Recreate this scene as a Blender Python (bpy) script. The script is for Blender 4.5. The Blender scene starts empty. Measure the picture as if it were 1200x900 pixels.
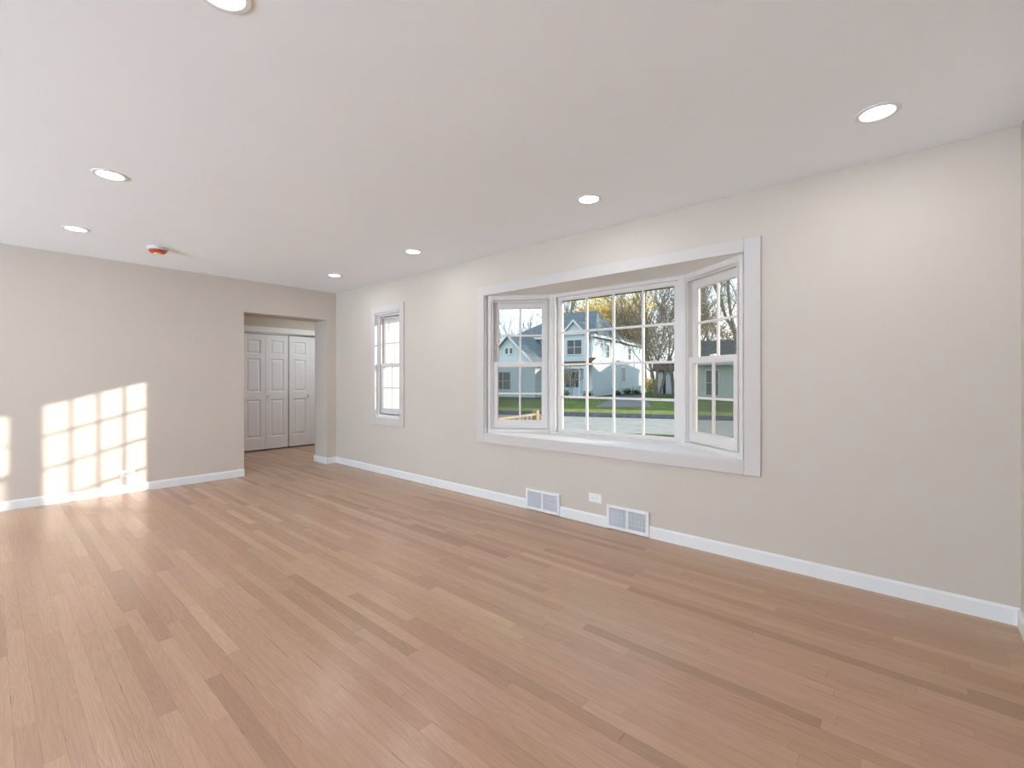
import bpy, bmesh, math, random
from mathutils import Vector, Matrix
random.seed(7)
C = bpy.context.scene
COL = C.collection
PI = math.pi

# ------------------------------------------------------------------ camera
# room axes: +Y runs along the window wall towards the doorway wall, +X points through the window wall
CAM_Z = 1.203
YAW = math.radians(48.96)                       # viewing direction, clockwise from +Y
F = Vector((math.sin(YAW), math.cos(YAW), 0))   # forward
R = Vector((math.cos(YAW), -math.sin(YAW), 0))  # right
cam = bpy.data.cameras.new('camera')
cam.sensor_width = 36; cam.lens = 36 * 535 / 1200; cam.clip_start = 0.02; cam.clip_end = 500
cam.shift_y = -(450 - 444.3) / 1200
co = bpy.data.objects.new('camera', cam); COL.objects.link(co)
co.location = (0, 0, CAM_Z); co.rotation_euler = (PI / 2, 0, -YAW)
C.camera = co

# ------------------------------------------------------------------ render look
C.view_settings.view_transform = 'Standard'
C.view_settings.look = 'None'
C.view_settings.gamma = 1
C.view_settings.use_curve_mapping = False
C.view_settings.exposure = 0.86
C.cycles.max_bounces = 10
C.cycles.diffuse_bounces = 7
C.cycles.glossy_bounces = 4
C.cycles.transparent_max_bounces = 16
C.cycles.use_denoising = True
C.cycles.sample_clamp_indirect = 6
C.cycles.caustics_reflective = False
C.cycles.caustics_refractive = False

LAMP_W = 2.0
FILL_W = 1180
SUN_E = 3.7
SKY_S = 0.90

# ------------------------------------------------------------------ sky
w = bpy.data.worlds.new('sky'); C.world = w; w.use_nodes = True
nt = w.node_tree; N = nt.nodes; L = nt.links; N.clear()
out = N.new('ShaderNodeOutputWorld'); bg = N.new('ShaderNodeBackground'); L.new(bg.outputs[0], out.inputs[0])
tc = N.new('ShaderNodeTexCoord'); sx = N.new('ShaderNodeSeparateXYZ'); L.new(tc.outputs['Generated'], sx.inputs[0])
cr = N.new('ShaderNodeValToRGB'); L.new(sx.outputs['Z'], cr.inputs[0])
e = cr.color_ramp.elements
e[0].position = 0.0; e[0].color = (0.80, 0.86, 0.88, 1)
e[1].position = 0.8; e[1].color = (0.30, 0.48, 0.72, 1)
m = e.new(0.22); m.color = (0.56, 0.76, 0.90, 1)
mp = N.new('ShaderNodeMapping'); mp.inputs['Scale'].default_value = (2.2, 2.2, 6.0); L.new(tc.outputs['Generated'], mp.inputs[0])
nz = N.new('ShaderNodeTexNoise'); nz.inputs['Scale'].default_value = 1.6; nz.inputs['Detail'].default_value = 6; L.new(mp.outputs[0], nz.inputs[0])
cl = N.new('ShaderNodeValToRGB'); L.new(nz.outputs[0], cl.inputs[0])
cl.color_ramp.elements[0].position = 0.42; cl.color_ramp.elements[1].position = 0.62
mx = N.new('ShaderNodeMixRGB'); L.new(cl.outputs[0], mx.inputs[0]); L.new(cr.outputs[0], mx.inputs[1]); mx.inputs[2].default_value = (0.98, 0.96, 0.95, 1)
L.new(mx.outputs[0], bg.inputs[0]); bg.inputs[1].default_value = SKY_S

# ------------------------------------------------------------------ sun (low, from the +X / -Y side)
sd = bpy.data.lights.new('sun', 'SUN'); sd.energy = SUN_E; sd.angle = math.radians(0.55); sd.color = (1.0, 0.92, 0.81)
so = bpy.data.objects.new('sun', sd); COL.objects.link(so)
so.rotation_euler = Vector((-0.716, 1.0, -0.213)).to_track_quat('-Z', 'Y').to_euler()
so.location = (8, -8, 6)

# added fill light, aimed up at the ceiling of the unseen left half
fd = bpy.data.lights.new('ceiling_fill', 'AREA'); fd.shape = 'RECTANGLE'; fd.size = 5.5; fd.size_y = 1.0; fd.energy = FILL_W; fd.color = (0.56, 0.80, 1.0)
fo = bpy.data.objects.new('ceiling_fill', fd); COL.objects.link(fo); fo.location = (-6.4, 3.2, 0.15)
fo.rotation_euler = Vector((0.24, 0.14, 1.0)).to_track_quat('-Z', 'X').to_euler()


# ================================================================== materials
def newmat(name):
    m = bpy.data.materials.new(name); m.use_nodes = True
    return m, m.node_tree.nodes, m.node_tree.links, m.node_tree.nodes['Principled BSDF']

def mat(name, col, rough=0.6, noise=0.0, scale=8, bump=0.0, bscale=60, metal=0.0, spec=None):
    """paint-like surface with slight procedural mottling"""
    m, n, l, b = newmat(name)
    b.inputs['Roughness'].default_value = rough; b.inputs['Metallic'].default_value = metal
    if spec is not None: b.inputs['Specular IOR Level'].default_value = spec
    t = n.new('ShaderNodeTexCoord')
    z = n.new('ShaderNodeTexNoise'); z.inputs['Scale'].default_value = scale; z.inputs['Detail'].default_value = 5
    l.new(t.outputs['Object'], z.inputs[0])
    r = n.new('ShaderNodeValToRGB'); l.new(z.outputs[0], r.inputs[0])
    r.color_ramp.elements[0].position = 0.3; r.color_ramp.elements[1].position = 0.7
    r.color_ramp.elements[0].color = tuple(c * (1 - noise) for c in col) + (1,)
    r.color_ramp.elements[1].color = tuple(min(1, c * (1 + noise)) for c in col) + (1,)
    l.new(r.outputs[0], b.inputs['Base Color'])
    if bump:
        z2 = n.new('ShaderNodeTexNoise'); z2.inputs['Scale'].default_value = bscale; l.new(t.outputs['Object'], z2.inputs[0])
        bp = n.new('ShaderNodeBump'); bp.inputs['Strength'].default_value = bump; bp.inputs['Distance'].default_value = 0.004
        l.new(z2.outputs[0], bp.inputs['Height']); l.new(bp.outputs[0], b.inputs['Normal'])
    return m

def siding(name, col, step=0.16):
    m, n, l, b = newmat(name); b.inputs['Roughness'].default_value = 0.6
    t = n.new('ShaderNodeTexCoord'); s = n.new('ShaderNodeSeparateXYZ'); l.new(t.outputs['Object'], s.inputs[0])
    d = n.new('ShaderNodeMath'); d.operation = 'DIVIDE'; l.new(s.outputs['Z'], d.inputs[0]); d.inputs[1].default_value = step
    f = n.new('ShaderNodeMath'); f.operation = 'FRACT'; l.new(d.outputs[0], f.inputs[0])
    i = n.new('ShaderNodeMath'); i.operation = 'SUBTRACT'; i.inputs[0].default_value = 1; l.new(f.outputs[0], i.inputs[1])
    bp = n.new('ShaderNodeBump'); bp.inputs['Strength'].default_value = 1; bp.inputs['Distance'].default_value = 0.03
    l.new(i.outputs[0], bp.inputs['Height']); l.new(bp.outputs[0], b.inputs['Normal'])
    z = n.new('ShaderNodeTexNoise'); z.inputs['Scale'].default_value = 1.5; l.new(t.outputs['Object'], z.inputs[0])
    r = n.new('ShaderNodeValToRGB'); l.new(z.outputs[0], r.inputs[0])
    r.color_ramp.elements[0].color = tuple(c * 0.94 for c in col) + (1,); r.color_ramp.elements[1].color = tuple(min(1, c * 1.05) for c in col) + (1,)
    l.new(r.outputs[0], b.inputs['Base Color'])
    return m

def speckle(name, cols, scale, rough=0.9, bump=0.6, pos=(0.3, 0.5, 0.7), dist=0.05):
    m, n, l, b = newmat(name); b.inputs['Roughness'].default_value = rough
    b.inputs['Specular IOR Level'].default_value = 0.2
    t = n.new('ShaderNodeTexCoord'); z = n.new('ShaderNodeTexNoise'); z.inputs['Scale'].default_value = scale; z.inputs['Detail'].default_value = 8
    z.inputs['Roughness'].default_value = 0.7
    l.new(t.outputs['Object'], z.inputs[0])
    r = n.new('ShaderNodeValToRGB'); l.new(z.outputs[0], r.inputs[0])
    r.color_ramp.elements[0].position = pos[0]; r.color_ramp.elements[0].color = tuple(cols[0]) + (1,)
    r.color_ramp.elements[1].position = pos[2]; r.color_ramp.elements[1].color = tuple(cols[2]) + (1,)
    x = r.color_ramp.elements.new(pos[1]); x.color = tuple(cols[1]) + (1,)
    l.new(r.outputs[0], b.inputs['Base Color'])
    bp = n.new('ShaderNodeBump'); bp.inputs['Strength'].default_value = bump; bp.inputs['Distance'].default_value = dist
    l.new(z.outputs[0], bp.inputs['Height']); l.new(bp.outputs[0], b.inputs['Normal'])
    return m

def emit(name, col, s):
    m, n, l, b = newmat(name)
    b.inputs['Base Color'].default_value = (0.9, 0.9, 0.9, 1)
    b.inputs['Emission Color'].default_value = tuple(col) + (1,); b.inputs['Emission Strength'].default_value = s
    return m

def glassmat(name, tint=(0.97, 0.985, 0.98)):
    m = bpy.data.materials.new(name); m.use_nodes = True; n = m.node_tree.nodes; l = m.node_tree.links; n.clear()
    o = n.new('ShaderNodeOutputMaterial'); t = n.new('ShaderNodeBsdfTransparent'); t.inputs[0].default_value = tint + (1,)
    g = n.new('ShaderNodeBsdfGlossy'); g.inputs['Roughness'].default_value = 0.01
    # Schlick reflectance, the same from both sides of the pane
    ge = n.new('ShaderNodeNewGeometry'); dp = n.new('ShaderNodeVectorMath'); dp.operation = 'DOT_PRODUCT'
    l.new(ge.outputs['Normal'], dp.inputs[0]); l.new(ge.outputs['Incoming'], dp.inputs[1])
    ab = n.new('ShaderNodeMath'); ab.operation = 'ABSOLUTE'; l.new(dp.outputs['Value'], ab.inputs[0])
    om = n.new('ShaderNodeMath'); om.operation = 'SUBTRACT'; om.inputs[0].default_value = 1; l.new(ab.outputs[0], om.inputs[1])
    pw = n.new('ShaderNodeMath'); pw.operation = 'POWER'; l.new(om.outputs[0], pw.inputs[0]); pw.inputs[1].default_value = 5
    mul = n.new('ShaderNodeMath'); mul.operation = 'MULTIPLY_ADD'; l.new(pw.outputs[0], mul.inputs[0]); mul.inputs[1].default_value = 0.9; mul.inputs[2].default_value = 0.004
    x = n.new('ShaderNodeMixShader'); l.new(mul.outputs[0], x.inputs[0]); l.new(t.outputs[0], x.inputs[1]); l.new(g.outputs[0], x.inputs[2])
    l.new(x.outputs[0], o.inputs[0])
    return m

def screenmat(name):
    m = bpy.data.materials.new(name); m.use_nodes = True; n = m.node_tree.nodes; l = m.node_tree.links; n.clear()
    o = n.new('ShaderNodeOutputMaterial'); t = n.new('ShaderNodeBsdfTransparent'); d = n.new('ShaderNodeBsdfDiffuse')
    d.inputs[0].default_value = (0.16, 0.17, 0.16, 1)
    x = n.new('ShaderNodeMixShader'); x.inputs[0].default_value = 0.30
    l.new(t.outputs[0], x.inputs[1]); l.new(d.outputs[0], x.inputs[2]); l.new(x.outputs[0], o.inputs[0])
    return m

def floormat():
    m, n, l, b = newmat('oak_strip_floor')
    def M(op, a, bb=None, c=None):
        k = n.new('ShaderNodeMath'); k.operation = op
        for i, v in enumerate((a, bb, c)):
            if v is None: continue
            if isinstance(v, (int, float)): k.inputs[i].default_value = v
            else: l.new(v, k.inputs[i])
        return k.outputs[0]
    def XYZ(a, bb, c):
        k = n.new('ShaderNodeCombineXYZ')
        for i, v in enumerate((a, bb, c)):
            if isinstance(v, (int, float)): k.inputs[i].default_value = v
            else: l.new(v, k.inputs[i])
        return k.outputs[0]
    def WN(vec):
        k = n.new('ShaderNodeTexWhiteNoise'); k.noise_dimensions = '3D'; l.new(vec, k.inputs[0]); return k
    t = n.new('ShaderNodeTexCoord'); s = n.new('ShaderNodeSeparateXYZ'); l.new(t.outputs['Object'], s.inputs[0])
    X, Y = s.outputs['X'], s.outputs['Y']
    W = 0.057
    xr = M('DIVIDE', X, W); row = M('FLOOR', xr); fx = M('FRACT', xr)
    rn = WN(XYZ(row, 3.1, 0)); 
    ln = M('MULTIPLY_ADD', rn.outputs[0], 0.7, 0.65)
    rn2 = WN(XYZ(row, 9.7, 1))
    yy = M('DIVIDE', M('MULTIPLY_ADD', rn2.outputs[0], 5.0, Y), ln)
    # a warp so the lengths within one row differ
    yy = M('ADD', yy, M('MULTIPLY', M('SINE', M('MULTIPLY_ADD', yy, 1.7, M('MULTIPLY', row, 2.3))), 0.28))
    idy = M('FLOOR', yy); fy = M('FRACT', yy)
    pid = XYZ(row, idy, 5.5)
    pn = WN(pid)
    ramp = n.new('ShaderNodeValToRGB'); l.new(pn.outputs[0], ramp.inputs[0])
    el = ramp.color_ramp.elements
    el[0].position = 0; el[0].color = (0.41, 0.25, 0.162, 1)
    el[1].position = 1; el[1].color = (0.57, 0.38, 0.25, 1)
    for p, c in ((0.10, (0.47, 0.28, 0.184)), (0.35, (0.50, 0.307, 0.20)), (0.65, (0.515, 0.322, 0.216)), (0.9, (0.54, 0.34, 0.222))):
        q = el.new(p); q.color = c + (1,)
    # slow patches of rosier and greyer wood
    big = n.new('ShaderNodeTexNoise'); big.inputs['Scale'].default_value = 1.1; big.inputs['Detail'].default_value = 2; l.new(t.outputs['Object'], big.inputs[0])
    bigr = n.new('ShaderNodeValToRGB'); l.new(big.outputs[0], bigr.inputs[0])
    bigr.color_ramp.elements[0].position = 0.35; bigr.color_ramp.elements[0].color = (1.0, 0.95, 0.98, 1)
    bigr.color_ramp.elements[1].position = 0.65; bigr.color_ramp.elements[1].color = (1.0, 1.0, 0.93, 1)
    mA = n.new('ShaderNodeMixRGB'); mA.blend_type = 'MULTIPLY'; mA.inputs[0].default_value = 1; l.new(ramp.outputs[0], mA.inputs[1]); l.new(bigr.outputs[0], mA.inputs[2])
    # grain: cathedral figure stretched along the plank, shifted per plank
    off = M('MULTIPLY', pn.outputs[0], 37.0)
    gv = XYZ(M('MULTIPLY_ADD', X, 22.0, off), M('MULTIPLY_ADD', Y, 1.5, off), off)
    g1 = n.new('ShaderNodeTexNoise'); g1.inputs['Scale'].default_value = 1.0; g1.inputs['Detail'].default_value = 3; g1.inputs['Distortion'].default_value = 0.6; l.new(gv, g1.inputs[0])
    rings = M('MULTIPLY_ADD', M('SINE', M('MULTIPLY', g1.outputs[0], 60.0)), 0.5, 0.5)
    fv = XYZ(M('MULTIPLY', X, 420.0), M('MULTIPLY', Y, 9.0), off)
    g2 = n.new('ShaderNodeTexNoise'); g2.inputs['Scale'].default_value = 1.0; g2.inputs['Detail'].default_value = 4; l.new(fv, g2.inputs[0])
    grain = M('ADD', M('MULTIPLY', rings, 0.075), M('MULTIPLY', g2.outputs[0], 0.22))
    gr = M('SUBTRACT', 1.07, grain)
    mB = n.new('ShaderNodeMixRGB'); mB.blend_type = 'MULTIPLY'; mB.inputs[0].default_value = 1; l.new(mA.outputs[0], mB.inputs[1])
    gc = n.new('ShaderNodeCombineXYZ'); l.new(gr, gc.inputs[0]); l.new(gr, gc.inputs[1]); l.new(gr, gc.inputs[2]); l.new(gc.outputs[0], mB.inputs[2])
    # dark joints, opened only here and there
    ex = M('MINIMUM', fx, M('SUBTRACT', 1.0, fx))
    ey = M('MULTIPLY', M('MINIMUM', fy, M('SUBTRACT', 1.0, fy)), M('DIVIDE', ln, W))
    jn = n.new('ShaderNodeTexNoise'); jn.inputs['Scale'].default_value = 1.0; jn.inputs['Detail'].default_value = 3
    l.new(XYZ(M('MULTIPLY', X, 17.0), M('MULTIPLY', Y, 2.2), 0), jn.inputs[0])
    jmask = M('MULTIPLY', M('GREATER_THAN', jn.outputs[0], 0.64), 0.75)
    edge = M('LESS_THAN', M('MINIMUM', ex, ey), 0.016)
    joint = M('MULTIPLY', edge, M('MAXIMUM', jmask, 0.24))
    mC = n.new('ShaderNodeMixRGB'); l.new(joint, mC.inputs[0]); l.new(mB.outputs[0], mC.inputs[1]); mC.inputs[2].default_value = (0.10, 0.06, 0.04, 1)
    l.new(mC.outputs[0], b.inputs['Base Color'])
    ro = n.new('ShaderNodeMapRange'); l.new(g2.outputs[0], ro.inputs[0]); ro.inputs[3].default_value = 0.18; ro.inputs[4].default_value = 0.31
    l.new(ro.outputs[0], b.inputs['Roughness'])
    b.inputs['Specular IOR Level'].default_value = 0.45
    wv = n.new('ShaderNodeTexNoise'); wv.inputs['Scale'].default_value = 6; wv.inputs['Detail'].default_value = 2; l.new(t.outputs['Object'], wv.inputs[0])
    hh = M('ADD', M('ADD', M('MULTIPLY', rings, 0.28), M('MULTIPLY', pn.outputs[0], 0.5)), M('MULTIPLY', wv.outputs[0], 1.0))
    hh = M('SUBTRACT', hh, M('MULTIPLY', joint, 1.0))
    bp = n.new('ShaderNodeBump'); bp.inputs['Strength'].default_value = 0.35; bp.inputs['Distance'].default_value = 0.0022
    l.new(hh, bp.inputs['Height']); l.new(bp.outputs[0], b.inputs['Normal'])
    return m

PAINT = mat('greige_wall_paint', (0.605, 0.530, 0.468), 0.85, 0.01, 2, 0.05, 250, spec=0.25)
CASING = mat('white_casing_paint', (0.62, 0.565, 0.545), 0.7, 0.008, 6, spec=0.2)
CEIL = mat('flat_white_ceiling', (0.90, 0.93, 0.965), 0.9, 0.006, 2, spec=0.2)
WHITE = mat('white_trim_paint', (0.80, 0.79, 0.79), 0.5, 0.008, 6, spec=0.35)
VINYL = mat('white_vinyl', (0.71, 0.66, 0.635), 0.5, 0.008, 6, spec=0.35)
DOORW = mat('white_door_paint', (0.80, 0.79, 0.81), 0.45, 0.01, 5)
FLOORM = floormat()
GLASS = glassmat('window_glass'); SCREEN = screenmat('insect_screen_mesh')
LENS = emit('lamp_lens', (1, 0.99, 0.97), 6)
PLASTIC = mat('white_plastic', (0.82, 0.82, 0.80), 0.35, 0.005)
GRILLM = mat('grey_register_louvres', (0.84, 0.86, 0.90), 0.4, 0.02)
DARKIN = mat('dark_slot', (0.05, 0.05, 0.055), 0.6, 0.1)
ORANGE = mat('orange_red_plastic', (0.55, 0.06, 0.015), 0.35, 0.05)
BRUSH = mat('brushed_nickel', (0.62, 0.6, 0.58), 0.3, 0.03, 40, metal=1.0)
BROWN = mat('brown_exterior_trim', (0.16, 0.12, 0.09), 0.6, 0.1)
LAWN = speckle('lawn_grass', ((0.028, 0.058, 0.012), (0.065, 0.115, 0.022), (0.17, 0.21, 0.045)), 1.4)
VERGE = speckle('yellow_verge_grass', ((0.10, 0.14, 0.02), (0.24, 0.28, 0.05), (0.46, 0.46, 0.11)), 1.8)  # brighter and yellower than the lawn grass
ROAD = speckle('pale_street_paving', ((0.36, 0.35, 0.31), (0.43, 0.42, 0.38), (0.50, 0.49, 0.44)), 1.2, bump=0.1, dist=0.01)
ASPH = speckle('dark_asphalt', ((0.10, 0.105, 0.12), (0.14, 0.145, 0.16), (0.18, 0.185, 0.2)), 6, bump=0.2, dist=0.01)
CURBM = speckle('curb_concrete', ((0.10, 0.11, 0.13), (0.15, 0.16, 0.19), (0.22, 0.23, 0.25)), 3, bump=0.2, dist=0.01)
SIDE_BLUE = siding('pale_blue_siding', (0.70, 0.80, 0.87))
SIDE_GREY = siding('grey_green_siding', (0.60, 0.66, 0.60))
SIDE_WHITE = siding('white_blue_siding', (0.60, 0.66, 0.74), 0.2)
SIDE_CREAM = siding('cream_siding', (0.60, 0.57, 0.47), 0.13)
ROOFB = speckle('slate_blue_shingles', ((0.12, 0.15, 0.165), (0.18, 0.215, 0.235), (0.26, 0.30, 0.31)), 3, bump=0.5, dist=0.02)
ROOFD = speckle('dark_grey_shingles', ((0.06, 0.065, 0.07), (0.10, 0.10, 0.10), (0.15, 0.145, 0.135)), 4, bump=0.5, dist=0.02)
ROOFR = speckle('brown_shingles', ((0.10, 0.06, 0.045), (0.17, 0.11, 0.08), (0.24, 0.17, 0.13)), 4, bump=0.5, dist=0.02)
EXTRIM = mat('house_white_trim', (0.80, 0.83, 0.86), 0.5, 0.02)
PANE = mat('dark_house_glass', (0.10, 0.12, 0.13), 0.08, 0.3, 1.2)
BARK = speckle('bark', ((0.13, 0.115, 0.095), (0.25, 0.22, 0.185), (0.42, 0.37, 0.31)), 5, bump=0.6, dist=0.03)
BARKP = speckle('pale_bark', ((0.17, 0.145, 0.115), (0.28, 0.25, 0.20), (0.42, 0.37, 0.30)), 5, bump=0.6, dist=0.03)
LEAFY = speckle('yellow_leaves', ((0.60, 0.40, 0.07), (0.82, 0.62, 0.16), (0.90, 0.78, 0.36)), 3, bump=0)
LEAFO = speckle('olive_leaves', ((0.30, 0.24, 0.07), (0.50, 0.38, 0.12), (0.72, 0.50, 0.18)), 3, bump=0)
LEAFB = speckle('withered_brown_leaves', ((0.18, 0.13, 0.08), (0.34, 0.25, 0.15), (0.52, 0.42, 0.26)), 3, bump=0)
LEAFG = speckle('dark_green_leaves', ((0.02, 0.04, 0.015), (0.05, 0.09, 0.03), (0.10, 0.15, 0.05)), 3, bump=0)
REFLECTOR = mat('white_ground_reflector', (0.80, 0.80, 0.80), 0.8, 0.03, 3)
LUMBER = mat('pale_lumber', (0.66, 0.52, 0.34), 0.6, 0.12, 5)

# ================================================================== helpers
class MB:
    """collects shapes for ONE mesh"""
    def __init__(s): s.v = []; s.f = []
    def poly(s, vs, fs):
        k = len(s.v); s.v += [tuple(v) for v in vs]; s.f += [tuple(i + k for i in f) for f in fs]; return s
    def box(s, x0, x1, y0, y1, z0, z1):
        x0, x1 = sorted((x0, x1)); y0, y1 = sorted((y0, y1)); z0, z1 = sorted((z0, z1))
        return s.poly([(x0, y0, z0), (x1, y0, z0), (x1, y1, z0), (x0, y1, z0), (x0, y0, z1), (x1, y0, z1), (x1, y1, z1), (x0, y1, z1)],
                      [(0, 3, 2, 1), (4, 5, 6, 7), (0, 1, 5, 4), (1, 2, 6, 5), (2, 3, 7, 6), (3, 0, 4, 7)])
    def frust(s, x0, x1, z0, z1, ya, yb, ins):
        """raised panel: rectangle at depth ya narrowing to depth yb (in x,z)"""
        return s.poly([(x0, ya, z0), (x1, ya, z0), (x1, ya, z1), (x0, ya, z1), (x0 + ins, yb, z0 + ins), (x1 - ins, yb, z0 + ins), (x1 - ins, yb, z1 - ins), (x0 + ins, yb, z1 - ins)],
                      [(4, 5, 6, 7), (0, 1, 5, 4), (1, 2, 6, 5), (2, 3, 7, 6), (3, 0, 4, 7), (3, 2, 1, 0)])
    def prism(s, pts, z0, z1):
        n = len(pts); area = sum(pts[i][0] * pts[(i + 1) % n][1] - pts[(i + 1) % n][0] * pts[i][1] for i in range(n))
        if area < 0: pts = pts[::-1]
        return s.poly([(x, y, z0) for x, y in pts] + [(x, y, z1) for x, y in pts],
                      [tuple(range(n))[::-1], tuple(range(n, 2 * n))] + [(i, (i + 1) % n, n + (i + 1) % n, n + i) for i in range(n)])
    def solid(s, quad, d):
        """slab: polygon quad (3-D points) thickened by vector d"""
        n = len(quad); a = [Vector(q) for q in quad]; b = [q + Vector(d) for q in a]
        return s.poly(a + b, [tuple(range(n)), tuple(range(n, 2 * n))[::-1]] + [(i, n + i, n + (i + 1) % n, (i + 1) % n) for i in range(n)])
    def lathe(s, prof, cx=0, cy=0, seg=40):
        k = len(s.v)
        for r, z in prof:
            for i in range(seg):
                a = 2 * PI * i / seg; s.v.append((cx + r * math.cos(a), cy + r * math.sin(a), z))
        for j in range(len(prof) - 1):
            for i in range(seg):
                i2 = (i + 1) % seg
                s.f.append((k + j * seg + i, k + j * seg + i2, k + (j + 1) * seg + i2, k + (j + 1) * seg + i))
        return s
    def tube(s, p, q, r0, r1, n=4):
        p = Vector(p); q = Vector(q); d = (q - p)
        if d.length < 1e-6: return s
        d.normalize(); u = d.orthogonal().normalized(); v = d.cross(u); k = len(s.v)
        for c, r in ((p, r0), (q, r1)):
            for i in range(n):
                a = 2 * PI * i / n; s.v.append(tuple(c + r * (math.cos(a) * u + math.sin(a) * v)))
        for i in range(n):
            j = (i + 1) % n; s.f.append((k + i, k + j, k + n + j, k + n + i))
        s.f.append(tuple(k + i for i in range(n))[::-1]); s.f.append(tuple(k + n + i for i in range(n)))
        return s
    def build(s, name, m, parent=None, loc=None, rotz=None, bevel=0.0, smooth=False, fix=True):
        me = bpy.data.meshes.new(name); me.from_pydata(s.v, [], s.f)
        if fix:
            b = bmesh.new(); b.from_mesh(me); bmesh.ops.recalc_face_normals(b, faces=b.faces); b.to_mesh(me); b.free()
        me.materials.append(m)
        if smooth:
            for p in me.polygons: p.use_smooth = True
        o = bpy.data.objects.new(name, me); COL.objects.link(o)
        if parent: o.parent = parent
        if loc: o.location = loc
        if rotz is not None: o.rotation_euler = (0, 0, rotz)
        if bevel:
            md = o.modifiers.new('bevel', 'BEVEL'); md.width = bevel; md.segments = 2; md.limit_method = 'ANGLE'
        return o

def empty(name, loc=(0, 0, 0), rotz=0, parent=None):
    o = bpy.data.objects.new(name, None); COL.objects.link(o); o.location = loc; o.rotation_euler = (0, 0, rotz); o.empty_display_size = 0.1
    if parent: o.parent = parent
    return o
def struct(o, label=None):
    o['kind'] = 'structure'
    if label: o['label'] = label
    return o
def tag(o, label, cat, group=None):
    o['label'] = label; o['category'] = cat
    if group: o['group'] = group
    return o

# ================================================================== room shell
XW = 3.305; YF = 6.24; YN = -0.41; XL = -7.6; H = 2.439
WT = 0.15
# floor runs on into the hallway
struct(MB().box(XL - 0.15, 5.2, YN - 0.15, 8.9, -0.06, 0).build('floor', FLOORM))
struct(MB().box(XL - 0.15, XW + WT, YN - 0.15, YF + 0.36, H, H + 0.2).box(0.2, 5.35, YF + 0.36, 9.05, H, H + 0.2).build('ceiling', CEIL))

# window wall (x = XW) with the bay hole and the small-window hole
BY0, BY1, BZ0, BZ1 = 0.78, 3.29, 0.64, 2.065
SY0, SY1, SZ0, SZ1 = 4.67, 5.235, 0.70, 2.05
wr = MB()
wr.box(XW, XW + WT, YN - 0.15, BY0, 0, H)
wr.box(XW, XW + WT, BY0, BY1, 0, BZ0).box(XW, XW + WT, BY0, BY1, BZ1, H)
wr.box(XW, XW + WT, BY1, SY0, 0, H)
wr.box(XW, XW + WT, SY0, SY1, 0, SZ0).box(XW, XW + WT, SY0, SY1, SZ1, H)
wr.box(XW, XW + WT, SY1, YF + 0.36, 0, H)
struct(wr.build('wall_right', PAINT))
# far wall with the cased opening (thick) and the hallway shell behind it
DX0, DX1, DZ = 2.094, 3.164, 2.04
wf = MB()
wf.box(XL, DX0, YF, YF + 0.36, 0, H).box(DX0, DX1, YF, YF + 0.36, DZ, H).box(DX1, XW, YF, YF + 0.36, 0, H)
struct(wf.build('wall_far', PAINT))
struct(MB().box(XL - 0.15, XW, YN - 0.15, YN, 0, H).build('wall_near', PAINT))
# left wall, out of frame, with a wide window added to let daylight in
wl = MB()
wl.box(XL - 0.15, XL, YN, 0.2, 0, H).box(XL - 0.15, XL, 0.2, 5.8, 0, 0.12).box(XL - 0.15, XL, 0.2, 5.8, 2.3, H).box(XL - 0.15, XL, 5.8, YF + 0.36, 0, H)
struct(wl.build('wall_left', PAINT))
YC = 8.2
CLX0 = 3.475 - 0.76; CLX1 = 3.475 + 0.76
hw = MB()
hw.box(0.2, CLX0, YC, YC + 0.12, 0, H).box(CLX1, 5.2, YC, YC + 0.12, 0, H).box(CLX0, CLX1, YC, YC + 0.12, 1.995, H)
hw.box(0.2, 5.2, 8.9, 9.05, 0, H)
struct(hw.build('wall_hallway', PAINT))
struct(MB().box(0.05, 0.2, YF + 0.36, 9.05, 0, H).build('wall_hallway_left', PAINT))
struct(MB().box(5.2, 5.35, 6.6, 9.05, -0.75, H).build('wall_hallway_right', PAINT))
# the wing beside the small window: outside face clad in siding
struct(MB().box(XW + WT, 6.2, 6.50, 6.6, -0.75, 2.9).build('wall_wing', SIDE_CREAM))

# baseboards
BH = 0.087; BT = 0.014
def bprof(m, ax, a0, a1, face, sgn):
    """baseboard with a small sloped top; ax 'y': runs along y on plane x=face, sgn = direction into the room"""
    pr = [(0, 0), (BT, 0), (BT, BH - 0.012), (BT * 0.45, BH), (0, BH)]
    vs = []
    for a in (a0, a1):
        for d, z in pr:
            vs.append((face + sgn * d, a, z) if ax == 'y' else (a, face + sgn * d, z))
    n = len(pr)
    m.poly(vs, [tuple(range(n)), tuple(range(n, 2 * n))[::-1]] + [(i, n + i, n + (i + 1) % n, (i + 1) % n) for i in range(n)])
V1 = (2.311, 2.690); V2 = (1.487, 1.846)
b = MB(); bprof(b, 'y', YN, V2[0], XW, -1); bprof(b, 'y', V2[1], V1[0], XW, -1); bprof(b, 'y', V1[1], YF, XW, -1)
struct(b.build('baseboard_right', WHITE))
b = MB(); bprof(b, 'x', XL, DX0 - 0.0, YF, -1); bprof(b, 'x', DX1, XW - BT, YF, -1)
bprof(b, 'y', YF - BT, YF + 0.36 + BT, DX1, -1)
struct(b.build('baseboard_far', WHITE))
b = MB(); bprof(b, 'x', XL, XW - BT, YN, 1); struct(b.build('baseboard_near', WHITE))
b = MB(); bprof(b, 'y', YN, YF, XL, 1); struct(b.build('baseboard_left', WHITE))
b = MB(); bprof(b, 'x', 0.2, CLX0 - 0.07, YC, -1); bprof(b, 'x', CLX1 + 0.07, 5.2, YC, -1); bprof(b, 'x', 0.2, DX0, YF + 0.36, 1); bprof(b, 'x', DX1, 5.2, YF + 0.36, 1)
struct(b.build('baseboard_hallway', WHITE))

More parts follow.
